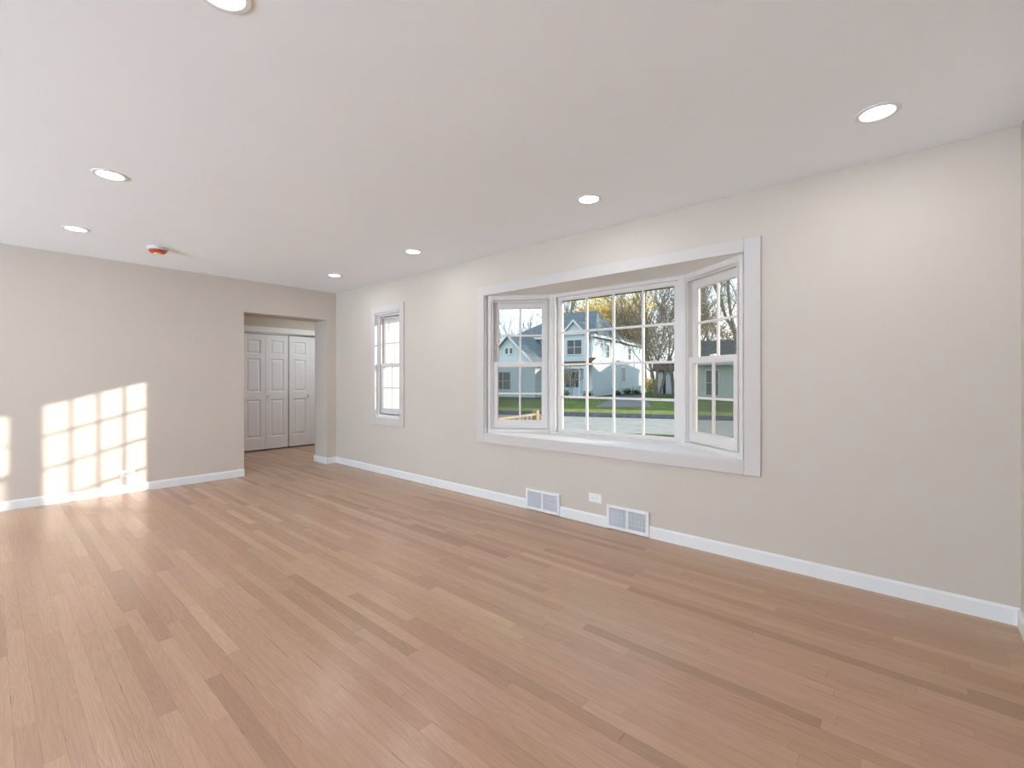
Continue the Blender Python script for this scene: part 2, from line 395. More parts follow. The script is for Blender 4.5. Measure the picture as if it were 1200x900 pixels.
# closet trim
t = MB().box(CLX0 - 0.07, CLX1 + 0.07, YC - 0.018, YC, 1.995, 2.085)
t.box(CLX0 - 0.07, CLX0, YC - 0.018, YC, 0, 1.995).box(CLX1, CLX1 + 0.07, YC - 0.018, YC, 0, 1.995)
struct(t.build('trim_1', WHITE, bevel=0.004))
struct(MB().box(CLX0, CLX1, YC + 0.03, YC + 0.06, 1.975, 1.995).build('trim_2', BRUSH))

# bifold closet doors: four leaves, three moulded panels each
def leaf_mesh(wd, h=1.945):
    m = MB(); t = 0.034; st = 0.075
    rows = [(0.0, 0.20), (0.84, 0.97), (1.53, 1.61), (h - 0.10, h)]
    m.box(0, st, 0, t, 0, h).box(wd - st, wd, 0, t, 0, h)
    for z0, z1 in rows: m.box(st, wd - st, 0, t, z0, z1)
    for k in range(3):
        z0 = rows[k][1]; z1 = rows[k + 1][0]
        m.box(st, wd - st, 0.013, t - 0.004, z0, z1)
        # sticking, sloping down into the recess
        x0, x1, s_ = st, wd - st, 0.012
        m.poly([(x0, 0, z0), (x1, 0, z0), (x1, 0, z1), (x0, 0, z1), (x0 + s_, 0.013, z0 + s_), (x1 - s_, 0.013, z0 + s_), (x1 - s_, 0.013, z1 - s_), (x0 + s_, 0.013, z1 - s_)],
               [(0, 1, 5, 4), (1, 2, 6, 5), (2, 3, 7, 6), (3, 0, 4, 7)])
        m.frust(x0 + 0.022, x1 - 0.022, z0 + 0.022, z1 - 0.022, 0.0128, 0.004, 0.02)
    return m
dr = struct(empty('door_1', (CLX0, YC + 0.03, 0)), 'white closet with two pairs of six-panel bifold leaves')
for k in range(4):
    wd = 0.376
    x = 0.002 + k * 0.379
    if k >= 2: x += 0.0
    if k == 2: x += 0.008
    lf = leaf_mesh(wd - (0.006 if k in (1, 2) else 0)).build('door_leaf', DOORW, dr, loc=(x, 0, 0.018), fix=False)
    if k in (1, 2):
        kx = 0.045 if k == 1 else wd - 0.045
        kn = MB(); prof = [(0.0, 0), (0.010, 0), (0.008, 0.012), (0.014, 0.018), (0.0175, 0.027), (0.014, 0.034), (0.0, 0.036)]
        for j in range(len(prof) - 1):
            pass
        kn.lathe(prof, seg=20)
        ko = kn.build('door_knob', DOORW, lf, smooth=True); ko.location = (kx, 0, 0.905); ko.rotation_euler = (PI / 2, 0, 0)

# ================================================================== windows
class Loc:
    """places boxes given in (along, outward, up) coordinates"""
    def __init__(s, o, ud, nd): s.o = Vector(o).to_3d(); s.u = Vector(ud).to_3d().normalized(); s.n = Vector(nd).to_3d().normalized()
    def box(s, m, u0, u1, n0, n1, z0, z1):
        pts = [s.o + s.u * a + s.n * c for a, c in ((u0, n0), (u1, n0), (u1, n1), (u0, n1))]
        m.prism([(p.x, p.y) for p in pts], z0, z1)
    def ring(s, m, u0, u1, n0, n1, z0, z1, a, zb=None, zt=None):
        zb = a if zb is None else zb; zt = a if zt is None else zt
        s.box(m, u0, u0 + a, n0, n1, z0, z1); s.box(m, u1 - a, u1, n0, n1, z0, z1)
        s.box(m, u0 + a, u1 - a, n0, n1, z0, z0 + zb); s.box(m, u0 + a, u1 - a, n0, n1, z1 - zt, z1)

def sash(L_, root, u0, u1, n0, z0, z1, cols, rows, stile, zb, zt, name='sash', bar=0.020):
    m = MB(); L_.ring(m, u0, u1, n0, n0 + 0.034, z0, z1, stile, zb, zt)
    # inner glazing step
    L_.ring(m, u0 + stile - 0.004, u1 - stile + 0.004, n0 + 0.008, n0 + 0.030, z0 + zb - 0.004, z1 - zt + 0.004, 0.010)
    s_ = m.build(name, VINYL, root)
    gu0, gu1, gz0, gz1 = u0 + stile, u1 - stile, z0 + zb, z1 - zt
    g = MB()
    for k in range(1, cols):
        c = gu0 + (gu1 - gu0) * k / cols; L_.box(g, c - bar / 2, c + bar / 2, n0 + 0.009, n0 + 0.026, gz0, gz1)
    for k in range(1, rows):
        c = gz0 + (gz1 - gz0) * k / rows; L_.box(g, gu0, gu1, n0 + 0.0085, n0 + 0.0265, c - bar / 2, c + bar / 2)
    g.build('grille', VINYL, s_)
    p = MB(); L_.box(p, gu0, gu1, n0 + 0.0165, n0 + 0.0185, gz0, gz1)
    p.build('glass_pane', GLASS, s_)
    return s_

def double_hung(L_, root, u0, u1, z0, z1, zl0, zm, zu1, fr=0.045, stile=0.055, depth=0.10, screen=True, zsill=0.05):
    """frame and two sashes; zl0 = bottom of lower glass, zm = meeting rail middle, zu1 = top of upper glass"""
    m = MB(); L_.ring(m, u0, u1, 0, depth, z0, z1, fr, zsill, 0.055)
    L_.ring(m, u0 + fr - 0.012, u1 - fr + 0.012, 0.0, 0.010, z0 + zsill - 0.012, z1 - 0.055 + 0.012, 0.022)     # inner stop
    m.build('window_frame', VINYL, root)
    a, b_ = u0 + fr, u1 - fr
    up = sash(L_, root, a, b_, 0.052, zm - 0.022, z1 - 0.055, 2, 2, stile, 0.040, (z1 - 0.055) - zu1, 'upper_sash', 0.018)
    lo = sash(L_, root, a, b_, 0.012, z0 + zsill, zm + 0.026, 2, 2, stile, zl0 - (z0 + zsill), 0.046, 'lower_sash', 0.018)
    lk = MB(); L_.box(lk, (a + b_) / 2 - 0.025, (a + b_) / 2 + 0.025, 0.014, 0.036, zm + 0.026, zm + 0.040)
    lk.build('sash_lock', PLASTIC, lo, bevel=0.003)
    if screen:
        s_ = MB(); L_.box(s_, a + 0.01, b_ - 0.01, depth - 0.012, depth - 0.0112, z0 + zsill, zm); s_.build('insect_screen', SCREEN, root)

# ---- window_1: the bay
w1 = struct(empty('window_1', (XW, 2.035, 0)), 'white three-sided bay window with divided panes and a deep sill')
def P1(mb, *a, **k):
    o = mb.build(*a, **k); return o
CY0, CY1 = 0.727, 3.342
cz0, cz1 = 0.567, 2.137
def rebase(root):
    """shift children meshes so they keep world positions under a moved root"""
    for c in root.children:
        c.matrix_parent_inverse = Matrix.Translation(root.location).inverted()
cas = MB(); ci = 0.100
cas.box(XW - 0.018, XW, CY0, CY0 + ci, cz0, cz1).box(XW - 0.018, XW, CY1 - ci, CY1, cz0, cz1)
cas.box(XW - 0.018, XW, CY0 + ci, CY1 - ci, cz1 - 0.092, cz1).box(XW - 0.018, XW, CY0 + ci, CY1 - ci, cz0, cz0 + 0.093)
cas.build('window_casing', CASING, w1, bevel=0.004)
XB = 3.70; HB = 0.655; YB = 2.035
A0 = (3.33, YB + 1.19); B0 = (XB, YB + HB); C0 = (XB, YB - HB); D0 = (3.33, YB - 1.19)
LC = Loc((XB, YB - HB, 0), (0, 1, 0), (1, 0, 0)); WC = 2 * HB
uL = Vector((A0[0] - B0[0], A0[1] - B0[1], 0)); LS = uL.length; uL.normalize(); nL = Vector((-uL.x * 0 + uL.y, -uL.x, 0))
LL = Loc((B0[0], B0[1], 0), uL, nL)
uR = Vector((D0[0] - C0[0], D0[1] - C0[1], 0)).normalized(); nR = Vector((-uR.y, uR.x, 0))
LR = Loc((C0[0], C0[1], 0), uR, nR)
# seat and head boards follow the bay
def bay_outline(n):
    pB = Vector(B0) + Vector((n, n * math.tan(math.radians(90 - math.degrees(math.atan2(nL.x, nL.y))) / 2)))
    return [(XW - 0.002, YB - 1.205), (XW - 0.002, YB + 1.205), (A0[0] + nL.x * n, A0[1] + nL.y * n), (XB + n, pB.y), (XB + n, 2 * YB - pB.y), (D0[0] + nR.x * n, D0[1] + nR.y * n)]
MB().prism(bay_outline(0.12), 0.62, 0.66).build('window_seat', WHITE, w1)
MB().prism(bay_outline(0.12), 2.045, 2.085).build('window_head', WHITE, w1)
jb = MB().box(XW - 0.002, XW + 0.03, YB + 1.205, YB + 1.235, 0.62, 2.085).box(XW - 0.002, XW + 0.03, YB - 1.235, YB - 1.205, 0.62, 2.085)
jb.build('window_jamb', WHITE, w1)
# picture unit
m = MB(); LC.ring(m, 0, WC, 0, 0.078, 0.66, 2.045, 0.045, 0.022, 0.030); m.build('window_frame', VINYL, w1)
sash(LC, w1, 0.045, WC - 0.045, 0.036, 0.682, 2.015, 4, 4, 0.042, 0.028, 0.032, 'picture_sash', 0.021)
double_hung(LL, w1, 0.0, LS, 0.66, 2.045, 0.785, 1.350, 1.925)
double_hung(LR, w1, 0.0, LS, 0.66, 2.045, 0.785, 1.350, 1.925)
# mullion posts at the two bends
for (px, py), n_ in ((B0, nL), (C0, nR)):
    q = MB().prism([(px, py), (px + 0.08, py), (px + n_.x * 0.102 + 0.005, py + n_.y * 0.102), (px + n_.x * 0.1, py + n_.y * 0.1)], 0.66, 2.045)
    q.build('mullion_post', VINYL, w1)
    sgn = 1 if py > YB else -1
    MB().prism([(px - 0.006, py - sgn * 0.016), (px + 0.002, py - sgn * 0.016), (px + 0.002, py), (px - 0.004, py + sgn * 0.016), (px - 0.012, py + sgn * 0.010)], 0.66, 2.045).build('mullion_cover', VINYL, w1)
# drip hood along the outside head
hd = MB()
LC.box(hd, -0.05, WC + 0.05, 0.101, 0.19, 1.992, 2.2); LL.box(hd, 0.02, LS - 0.12, 0.101, 0.19, 1.975, 2.2); LR.box(hd, 0.02, LS - 0.12, 0.101, 0.19, 1.975, 2.2)
hd.build('window_hood', BROWN, w1)
rebase(w1)

# ---- window_2: the narrow one
w2 = struct(empty('window_2', (XW, 4.95, 0)), 'narrow white double-hung window near the far corner')
c = MB(); a0, a1, z0, z1 = 4.597, 5.305, 0.620, 2.137; k_ = 0.09
c.box(XW - 0.018, XW, a0, a0 + k_, z0, z1).box(XW - 0.018, XW, a1 - k_, a1, z0, z1).box(XW - 0.018, XW, a0 + k_, a1 - k_, z1 - k_, z1).box(XW - 0.018, XW, a0 + k_, a1 - k_, z0, z0 + k_)
c.build('window_casing', CASING, w2, bevel=0.004)
j = MB(); L2 = Loc((XW, a0 + k_, 0), (0, 1, 0), (1, 0, 0)); W2 = (a1 - k_) - (a0 + k_)
L2.ring(j, -0.017, W2 + 0.017, -0.001, 0.05, z0 + k_ - 0.008, z1 - k_ + 0.002, 0.017); j.build('window_jamb', WHITE, w2)
L2b = Loc((XW + 0.045, a0 + k_, 0), (0, 1, 0), (1, 0, 0))
double_hung(L2b, w2, 0, W2, 0.711, 2.046, 0.825, 1.38, 1.935, fr=0.035, stile=0.045, screen=False)
rebase(w2)

# ---- added_window: unseen wide window added in the left wall to bring in daylight
w3 = struct(empty('added_window', (XL, 2.9, 0)))
L3 = Loc((XL, 0.2, 0), (0, 1, 0), (-1, 0, 0))
m = MB(); L3.ring(m, 0, 5.6, 0.0, 0.12, 0.12, 2.3, 0.07)
for u in (1.87, 3.74): L3.box(m, u - 0.03, u + 0.03, 0.02, 0.1, 0.19, 2.23)
m.build('window_frame', VINYL, w3)
p = MB(); L3.box(p, 0.07, 5.53, 0.05, 0.053, 0.19, 2.23); p.build('glass_pane', GLASS, w3)
rebase(w3)

# ================================================================== ceiling fixtures
def downlight(x, y, label, watts=LAMP_W):
    r = tag(empty('recessed_light', (x, y, H)), label, 'ceiling light', 'recessed lights in the ceiling')
    tr = MB().lathe([(0.0875, 0.0), (0.0875, -0.003), (0.082, -0.0055), (0.068, -0.0055), (0.064, -0.002), (0.064, -0.0005)]).build('trim_ring', WHITE, r, smooth=False)
    MB().lathe([(0.0001, -0.0025), (0.064, -0.0025), (0.064, 0.0)]).build('lens', LENS, r)
    ld = bpy.data.lights.new('lamp', 'AREA'); ld.shape = 'DISK'; ld.size = 0.12; ld.energy = watts; ld.color = (0.87, 0.94, 1.0)
    lo = bpy.data.objects.new('lamp', ld); COL.objects.link(lo); lo.parent = r; lo.location = (0, 0, -0.008)
    return r
names = {
 (2.71, 0.112): 'round recessed ceiling light nearest the right wall above the bare wall section',
 (2.71, 1.66): 'round recessed ceiling light above the right half of the bay window',
 (2.71, 3.63): 'round recessed ceiling light between the bay window and narrow window',
 (2.71, 5.16): 'small round recessed ceiling light closest to the doorway corner',
 (0.49, 1.657): 'large round recessed ceiling light cut by the top edge of the photo',
 (0.487, 3.65): 'round recessed ceiling light with visible white trim at upper left',
 (0.477, 5.17): 'round recessed ceiling light left of the orange smoke detector',
}
for (x, y), lab in names.items(): downlight(x, y, lab)
for x, y in ((0.49, 0.112), (-1.75, 0.112), (-1.75, 1.66), (-1.75, 3.65), (-1.75, 5.17), (-4.0, 1.66), (-4.0, 3.65), (-6.2, 1.66), (-6.2, 3.65)):
    downlight(x, y, 'round recessed ceiling light behind the photographer')

downlight(3.9, 7.15, 'unseen round ceiling light added in the hallway to brighten the closet doors', 9.5)  # extra lamp out of view, added to lift the closet doors

sm = tag(empty('smoke_detector', (1.05, 5.33, H)), 'round smoke detector with an orange-red cover on the ceiling', 'smoke detector')
MB().lathe([(0.0001, 0), (0.078, 0), (0.080, -0.006), (0.078, -0.022), (0.070, -0.026), (0.0001, -0.026)], seg=36).build('base', mat('pale_grey_plastic', (0.60, 0.63, 0.68), 0.4), sm, smooth=False)
MB().lathe([(0.070, -0.026), (0.069, -0.036), (0.058, -0.050), (0.03, -0.054), (0.0001, -0.054)], seg=36).build('dust_cover', ORANGE, sm)['label'] = 'orange-red plastic cover'
MB().lathe([(0.030, -0.054), (0.028, -0.062), (0.0001, -0.064)], seg=24).build('sensor_cap', mat('cream_plastic', (0.85, 0.72, 0.42), 0.4), sm)

# ================================================================== wall registers and outlets
def register(y0, y1, label):
    r = tag(empty('wall_register', (XW, (y0 + y1) / 2, 0)), label, 'air vent', 'wall vents in the baseboard')
    wd = y1 - y0; h = 0.192; d = 0.022; q = MB(); bw = 0.024
    ys = (-wd / 2, wd / 2)
    q.box(-d, 0, ys[0], ys[0] + bw, 0.004, h).box(-d, 0, ys[1] - bw, ys[1], 0.004, h)
    q.box(-d, 0, ys[0] + bw, ys[1] - bw, 0.004, 0.028).box(-d, 0, ys[0] + bw, ys[1] - bw, h - 0.022, h).box(-d, 0, -0.009, 0.009, 0.028, h - 0.022)
    q.build('frame', WHITE, r, bevel=0.003)
    MB().box(-0.003, 0.0, ys[0] + bw, ys[1] - bw, 0.028, h - 0.022).build('backing', mat('vent_grey', (0.34, 0.35, 0.37), 0.6), r)
    for a, b_ in ((ys[0] + bw, -0.007), (0.007, ys[1] - bw)):
        lv = MB(); n = 16
        for k in range(n):
            yy = a + (b_ - a) * (k + 0.5) / n
            lv.solid([(-0.017, yy - 0.0034, 0.028), (-0.017, yy + 0.0012, 0.028), (-0.017, yy + 0.0012, h - 0.022), (-0.017, yy - 0.0034, h - 0.022)], (0.012, 0.003, 0))
        for zz in (0.065, 0.10, 0.135): lv.box(-0.0175, -0.008, a, b_, zz - 0.001, zz + 0.001)
        lv.build('louvre_bank', GRILLM, r)
    return r
register(*V1, 'white wall vent in the baseboard, farther one, left of the outlet')
register(*V2, 'white wall vent in the baseboard, nearer one, right of the outlet')

def outlet(loc, rotz, label):
    r = tag(empty('wall_outlet', loc, rotz), label, 'outlet', None)
    # local: x along wall, -y into the room
    MB().box(-0.0615, 0.0615, -0.006, 0, -0.037, 0.037).build('cover_plate', PLASTIC, r, bevel=0.003)
    for sx_ in (-1, 1):
        s_ = MB().box(sx_ * 0.0195 - 0.0135, sx_ * 0.0195 + 0.0135, -0.0075, -0.006, -0.016, 0.016).build('socket', PLASTIC, r, bevel=0.001)
        MB().box(sx_ * 0.0195 - 0.005, sx_ * 0.0195 + 0.005, -0.0082, -0.0075, 0.005, 0.007).box(sx_ * 0.0195 - 0.005, sx_ * 0.0195 + 0.005, -0.0082, -0.0075, -0.007, -0.005).build('slot', DARKIN, s_)
    return r
outlet((XW, 1.961, 0.220), -PI / 2, 'white sideways outlet between the two wall vents')
outlet((0.975, YF, 0.205), 0, 'white sideways outlet within the sunlit patch on the far wall')

# ================================================================== outside
GZ = -0.75
def W(r, f, z=0.0):
    """right / forward metres -> world"""
    p = R * r + F * f; return Vector((p.x, p.y, z))
# street frame: turned 22 degrees off the window wall
SA = (R * 0.946 - F * 0.326); SB = (R * 0.326 + F * 0.946)
def S(a, b_, z): p = SA * a + SB * b_; return (p.x, p.y, z)
def strip(name, b0, z0, b1, z1, m, a0=-90, a1=70, t=0.3):
    q = MB().solid([S(a0, b0, z0), S(a1, b0, z0), S(a1, b1, z1), S(a0, b1, z1)], (0, 0, -t)).build(name, m); return struct(q)
near = MB().solid([(3.46, -40, GZ), (3.46, 33, GZ), S(-30, 17.4, GZ - 0.05), S(40, 17.4, GZ - 0.05)], (0, 0, -0.3)).build('near_lawn', LAWN); struct(near)
strip('street', 17.4, GZ - 0.08, 24.3, GZ - 0.05, ROAD)
cb = MB()
cb.solid([S(-90, 24.3, GZ - 0.02), S(70, 24.3, GZ - 0.02), S(70, 24.35, GZ + 0.16), S(-90, 24.35, GZ + 0.16)], (0.1, 0.04, -0.1))
cb.solid([S(-90, 24.35, GZ + 0.16), S(70, 24.35, GZ + 0.16), S(70, 24.6, GZ + 0.17), S(-90, 24.6, GZ + 0.17)], (0, 0, -0.2))
struct(cb.build('curb', CURBM))
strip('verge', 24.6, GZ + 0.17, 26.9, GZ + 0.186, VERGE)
strip('far_lawn', 26.9, GZ + 0.185, 44, -0.45, LAWN)
strip('back_lawn', 44, -0.45, 130, -0.30, LAWN)
# driveway leading to the right side of the blue house
def lz(b_): return GZ + 0.17 + (b_ - 24.6) / (44 - 24.6) * (-0.45 - GZ - 0.17)
dw = MB()
def Wg(px, f): 
    r = (px - 600) / 535 * f; p = R * r + F * f; b_ = p.dot(SB); return (p.x, p.y, (lz(b_) if b_ < 44 else -0.45 + (b_ - 44) * 0.15 / 86) + 0.015)
dw.solid([Wg(697, 28.5), Wg(764, 28.5), Wg(757, 36), Wg(753, 46), Wg(722, 46), Wg(712, 36)], (0, 0, -0.05))
struct(dw.build('driveway', ASPH))

struct(MB().box(-20, XL - 0.15, -6, 12, -0.3, -0.12).build('ground_reflector', REFLECTOR))  # unseen white slab added to bounce daylight up through the left window

# ---- house helpers (local axes: x along the front to the right, y away from the street)
def hip_roof(m, x0, x1, y0, y1, ze, zr, rx0, rx1, ov=0.4, t=0.14):
    ym = (y0 + y1) / 2
    X0, X1, Y0, Y1 = x0 - ov, x1 + ov, y0 - ov, y1 + ov
    m.poly([(X0, Y0, ze - t), (X1, Y0, ze - t), (X1, Y1, ze - t), (X0, Y1, ze - t), (X0, Y0, ze), (X1, Y0, ze), (X1, Y1, ze), (X0, Y1, ze), (rx0, ym, zr), (rx1, ym, zr)],
           [(3, 2, 1, 0), (0, 1, 5, 4), (1, 2, 6, 5), (2, 3, 7, 6), (3, 0, 4, 7), (4, 5, 9, 8), (5, 6, 9), (6, 7, 8, 9), (7, 4, 8)])
def gable_roof_y(m, x0, x1, y0, y1, ze, zr, ov=0.3, t=0.12):
    """ridge along y"""
    xm = (x0 + x1) / 2; sl = (zr - ze) / (xm - x0)
    for sg, xe in ((-1, x0 - ov), (1, x1 + ov)):
        zz = ze - sl * ov
        q = [(xe, y0 - ov, zz), (xm, y0 - ov, zr), (xm, y1, zr), (xe, y1, zz)]
        m.solid(q, (0, 0, t))
def gable_roof_x(m, x0, x1, y0, y1, ze, zr, ov=0.4, t=0.12):
    ym = (y0 + y1) / 2; sl = (zr - ze) / (ym - y0)
    for ye in (y0 - ov, y1 + ov):
        zz = ze - sl * ov
        m.solid([(x0 - ov, ye, zz), (x0 - ov, ym, zr), (x1 + ov, ym, zr), (x1 + ov, ye, zz)], (0, 0, t))
def house_window(root, face, c, z0, z1, wd, plane, split=2, rows=2, trim=EXTRIM):
    """face 'f' (front, normal -y) or 'r' (right side, normal +x)"""
    fr = MB(); gl = MB(); tw = 0.10
    def bx(m, u0, u1, d0, d1, a, b_):
        if face == 'f': m.box(u0, u1, plane - d1, plane - d0, a, b_)
        else: m.box(plane + d0, plane + d1, u0, u1, a, b_)
    a, b_ = c - wd / 2, c + wd / 2
    bx(fr, a - tw, a, 0, 0.06, z0 - tw, z1 + tw); bx(fr, b_, b_ + tw, 0, 0.06, z0 - tw, z1 + tw)
    bx(fr, a, b_, 0, 0.06, z1, z1 + tw); bx(fr, a - 0.04, b_ + 0.04, 0, 0.08, z0 - tw, z0)
    for k in range(1, split): u = a + wd * k / split; bx(fr, u - 0.03, u + 0.03, 0, 0.05, z0, z1)
    if rows > 1: zz = (z0 + z1) / 2; bx(fr, a, b_, 0, 0.045, zz - 0.02, zz + 0.02)
    o = fr.build('window', trim, root)
    bx(gl, a, b_, 0.005, 0.02, z0, z1); gl.build('pane', PANE, o)
    return o

# ---- the blue two-storey house across the street
aW = R * 0.8415 - F * 0.5403
KW = W(7.73, 44.0, -0.45)
hs = tag(empty('house', KW, math.atan2(aW.y, aW.x)), 'pale blue two-storey house with gabled wing and slate roof across the street', 'house')
EZ = 5.91
wl_ = MB().box(-9.4, 0, 0, 8.25, -0.5, EZ).build('wall', SIDE_BLUE, hs)
MB().box(-5.5, 0, 8.25, 15.6, -0.5, EZ - 0.1).build('rear_wall', SIDE_BLUE, hs)
q = MB().box(-9.0, -3.4, -5.15, 0, -0.5, 3.05)
q.solid([(-9.0, -5.15, 3.05), (-3.4, -5.15, 3.05), (-6.2, -5.15, 5.75)], (0, 5.15, 0)); q.build('wing_wall', SIDE_BLUE, hs)
q = MB().box(-2.6, -0.25, -1.0, 0, 3.35, 6.05); q.solid([(-2.6, -1.0, 6.05), (-0.25, -1.0, 6.05), (-1.425, -1.0, 7.25)], (0, 2.5, 0)); q.build('bay_wall', SIDE_BLUE, hs)
m = MB(); hip_roof(m, -9.4, 0, 0, 8.25, EZ, 8.87, -4.9, -1.15); m.build('roof', ROOFB, hs)
m = MB(); hip_roof(m, -5.5, 0, 8.4, 15.6, EZ - 0.1, 7.3, -3.4, -2.6); m.build('rear_roof', ROOFB, hs)
m = MB(); gable_roof_y(m, -9.0, -3.4, -5.15, 0.0, 3.05, 5.75, 0.35); m.build('wing_roof', ROOFB, hs)
m = MB(); gable_roof_y(m, -2.6, -0.25, -1.0, 2.2, 6.05, 7.25, 0.25); m.build('gable_roof', ROOFB, hs)
def rakes(x0, x1, y, ze, zr, ov, t=0.2):
    xm = (x0 + x1) / 2; sl = (zr - ze) / (xm - x0); m = MB()
    for xe in (x0 - ov, x1 + ov):
        zz = ze - sl * ov
        m.solid([(xe, y, zz - t + 0.1), (xm, y, zr - t + 0.1), (xm, y, zr + 0.13), (xe, y, zz + 0.13)], (0, -0.05, 0))
    return m
rakes(-9.0, -3.4, -5.52, 3.05, 5.75, 0.35).build('rake_board', EXTRIM, hs)
m = rakes(-2.6, -0.25, -1.27, 6.05, 7.25, 0.25); m.box(-2.8, -0.05, -1.30, -1.0, 5.92, 6.07); m.build('rake_board', EXTRIM, hs)
m = MB(); m.box(-9.8, 0.42, -0.46, -0.40, EZ - 0.2, EZ + 0.02).box(0.40, 0.46, -0.4, 8.65, EZ - 0.2, EZ + 0.02).box(0.40, 0.46, 8.65, 16.0, EZ - 0.3, EZ - 0.08); m.build('gutter', EXTRIM, hs)
for x, y, z0, z1 in ((0.0, 0.0, -0.4, EZ - 0.15), (-3.4, -5.15, -0.4, 3.0), (-2.6, -1.0, 3.35, 5.9), (-0.25, -1.0, 3.35, 5.9), (0.0, 8.25, -0.4, EZ - 0.2), (0.0, 15.6, -0.4, EZ - 0.3), (-5.2, 0, 3.0, EZ - 0.15)):
    MB().box(x - 0.13, x + 0.03, y - 0.03, y + 0.13, z0, z1).build('corner_board', EXTRIM, hs)
# porch roof below the bay, porch posts, door
q = MB(); q.solid([(-3.4, -2.2, 2.95), (0.35, -2.2, 2.95), (0.35, 0.05, 3.75), (-3.4, 0.05, 3.75)], (0, 0, -0.12)); q.build('porch_roof', ROOFR, hs)
q = MB().box(-3.4, 0.3, -2.2, -2.05, 2.65, 2.86).box(-3.4, 0.3, -2.2, 0, 2.62, 2.66); q.build('porch_beam', EXTRIM, hs)
for x in (-0.35, 0.15): MB().box(x - 0.08, x + 0.08, -2.2, -2.04, -0.3, 2.65).build('porch_post', EXTRIM, hs)
MB().box(-3.4, 0.3, -2.3, 0, -0.5, 0.1).build('porch_deck', EXTRIM, hs)
MB().box(-0.95, -0.1, -0.06, 0, 0.1, 2.25).build('door', EXTRIM, hs)
house_window(hs, 'f', -2.05, 0.85, 2.35, 1.55, 0.0, 3)
house_window(hs, 'f', -1.4, 4.05, 5.4, 1.5, -1.0, 2)
for x in (-6.45, -5.95): house_window(hs, 'f', x, 4.05, 4.55, 0.28, -5.15, 1, 1)
house_window(hs, 'f', -6.9, 0.7, 2.3, 1.7, -5.15, 2)
house_window(hs, 'r', 8.9, 1.40, 2.95, 1.05, 0.0, 2, 1)
house_window(hs, 'r', 4.0, 3.9, 5.2, 0.9, 0.0, 1)
house_window(hs, 'r', 11.0, 3.9, 5.2, 1.0, 0.0, 1)
house_window(hs, 'r', -3.6, 0.9, 2.1, 0.8, -3.4, 1)

# back steps rail on the right side
rl = tag(empty('porch_railing', KW + Vector((0, 0, 0.0)), math.atan2(aW.y, aW.x)), 'white picket railing along the right side of the blue house', 'railing')
m = MB().box(0.9, 0.96, 9.4, 14.5, 0.75, 0.83).box(0.9, 0.96, 9.4, 14.5, 0.05, 0.11); m.build('rail', EXTRIM, rl)
for k in range(21): yy = 9.55 + k * 0.235; MB().box(0.91, 0.95, yy - 0.02, yy + 0.02, 0.1, 0.76).build('picket', EXTRIM, rl)
for yy in (9.4, 12.0, 14.5): MB().box(0.87, 0.99, yy - 0.06, yy + 0.06, -0.35, 0.95).build('post', EXTRIM, rl)

# ---- garden shed right of the house
sh = tag(empty('shed', W(17.0, 50.5, -0.43), math.atan2(SA.y, SA.x)), 'small pale sided shed with brown roof behind the bare trees', 'shed')
MB().box(-1.05, -0.28, 0, 2.2, -0.2, 2.75).box(-0.0, 0.85, 0, 2.2, -0.2, 2.75).box(-0.28, 0, 0.4, 2.2, -0.2, 2.75).build('wall', SIDE_WHITE, sh)
MB().box(-0.28, 0.0, 0.25, 0.4, -0.1, 2.6).build('doorway', DARKIN, sh)
m = MB(); gable_roof_x(m, -1.05, 0.85, 0, 2.2, 2.75, 3.5, 0.35); m.build('roof', ROOFR, sh)

# ---- single-storey house to the right
p0 = W((806 - 600) / 535 * 38, 38.0, -0.40)
h2 = tag(empty('house', p0, math.atan2(SA.y, SA.x)), 'single-storey grey-green house with dark roof seen through the right side window', 'house')
MB().box(0, 14, 0, 8, -0.4, 3.0).build('wall', SIDE_GREY, h2)
q = MB(); q.solid([(0, 0, 3.0), (0, 8, 3.0), (0, 4, 4.85)], (0.3, 0, 0)); q.build('gable_wall', SIDE_GREY, h2); q = MB(); q.solid([(13.7, 0, 3.0), (13.7, 8, 3.0), (13.7, 4, 4.85)], (0.3, 0, 0)); q.build('gable_wall', SIDE_GREY, h2)
m = MB(); gable_roof_x(m, 0, 14, 0, 8, 3.1, 4.95, 0.5); m.build('roof', ROOFD, h2)
MB().box(-0.5, 14.5, -0.62, -0.54, 2.75, 2.95).build('gutter', EXTRIM, h2)
house_window(h2, 'f', 1.85, 0.3, 2.3, 0.9, 0.0, 2, 2)
house_window(h2, 'f', 6.0, 0.9, 2.2, 1.6, 0.0, 2)
# ---- unseen taller house added farther right to cast shade on the blue house
p1 = W(33.0, 46.0, -0.40)
h3 = tag(empty('house', p1, math.atan2(SA.y, SA.x)), 'unseen two-storey cream house added far to the right to shade the blue house', 'house')
MB().box(0, 10, -3, 9, -0.4, 6.2).build('wall', SIDE_CREAM, h3)
m = MB(); hip_roof(m, 0, 10, -3, 9, 6.2, 8.3, 4.0, 6.0); m.build('roof', ROOFD, h3)

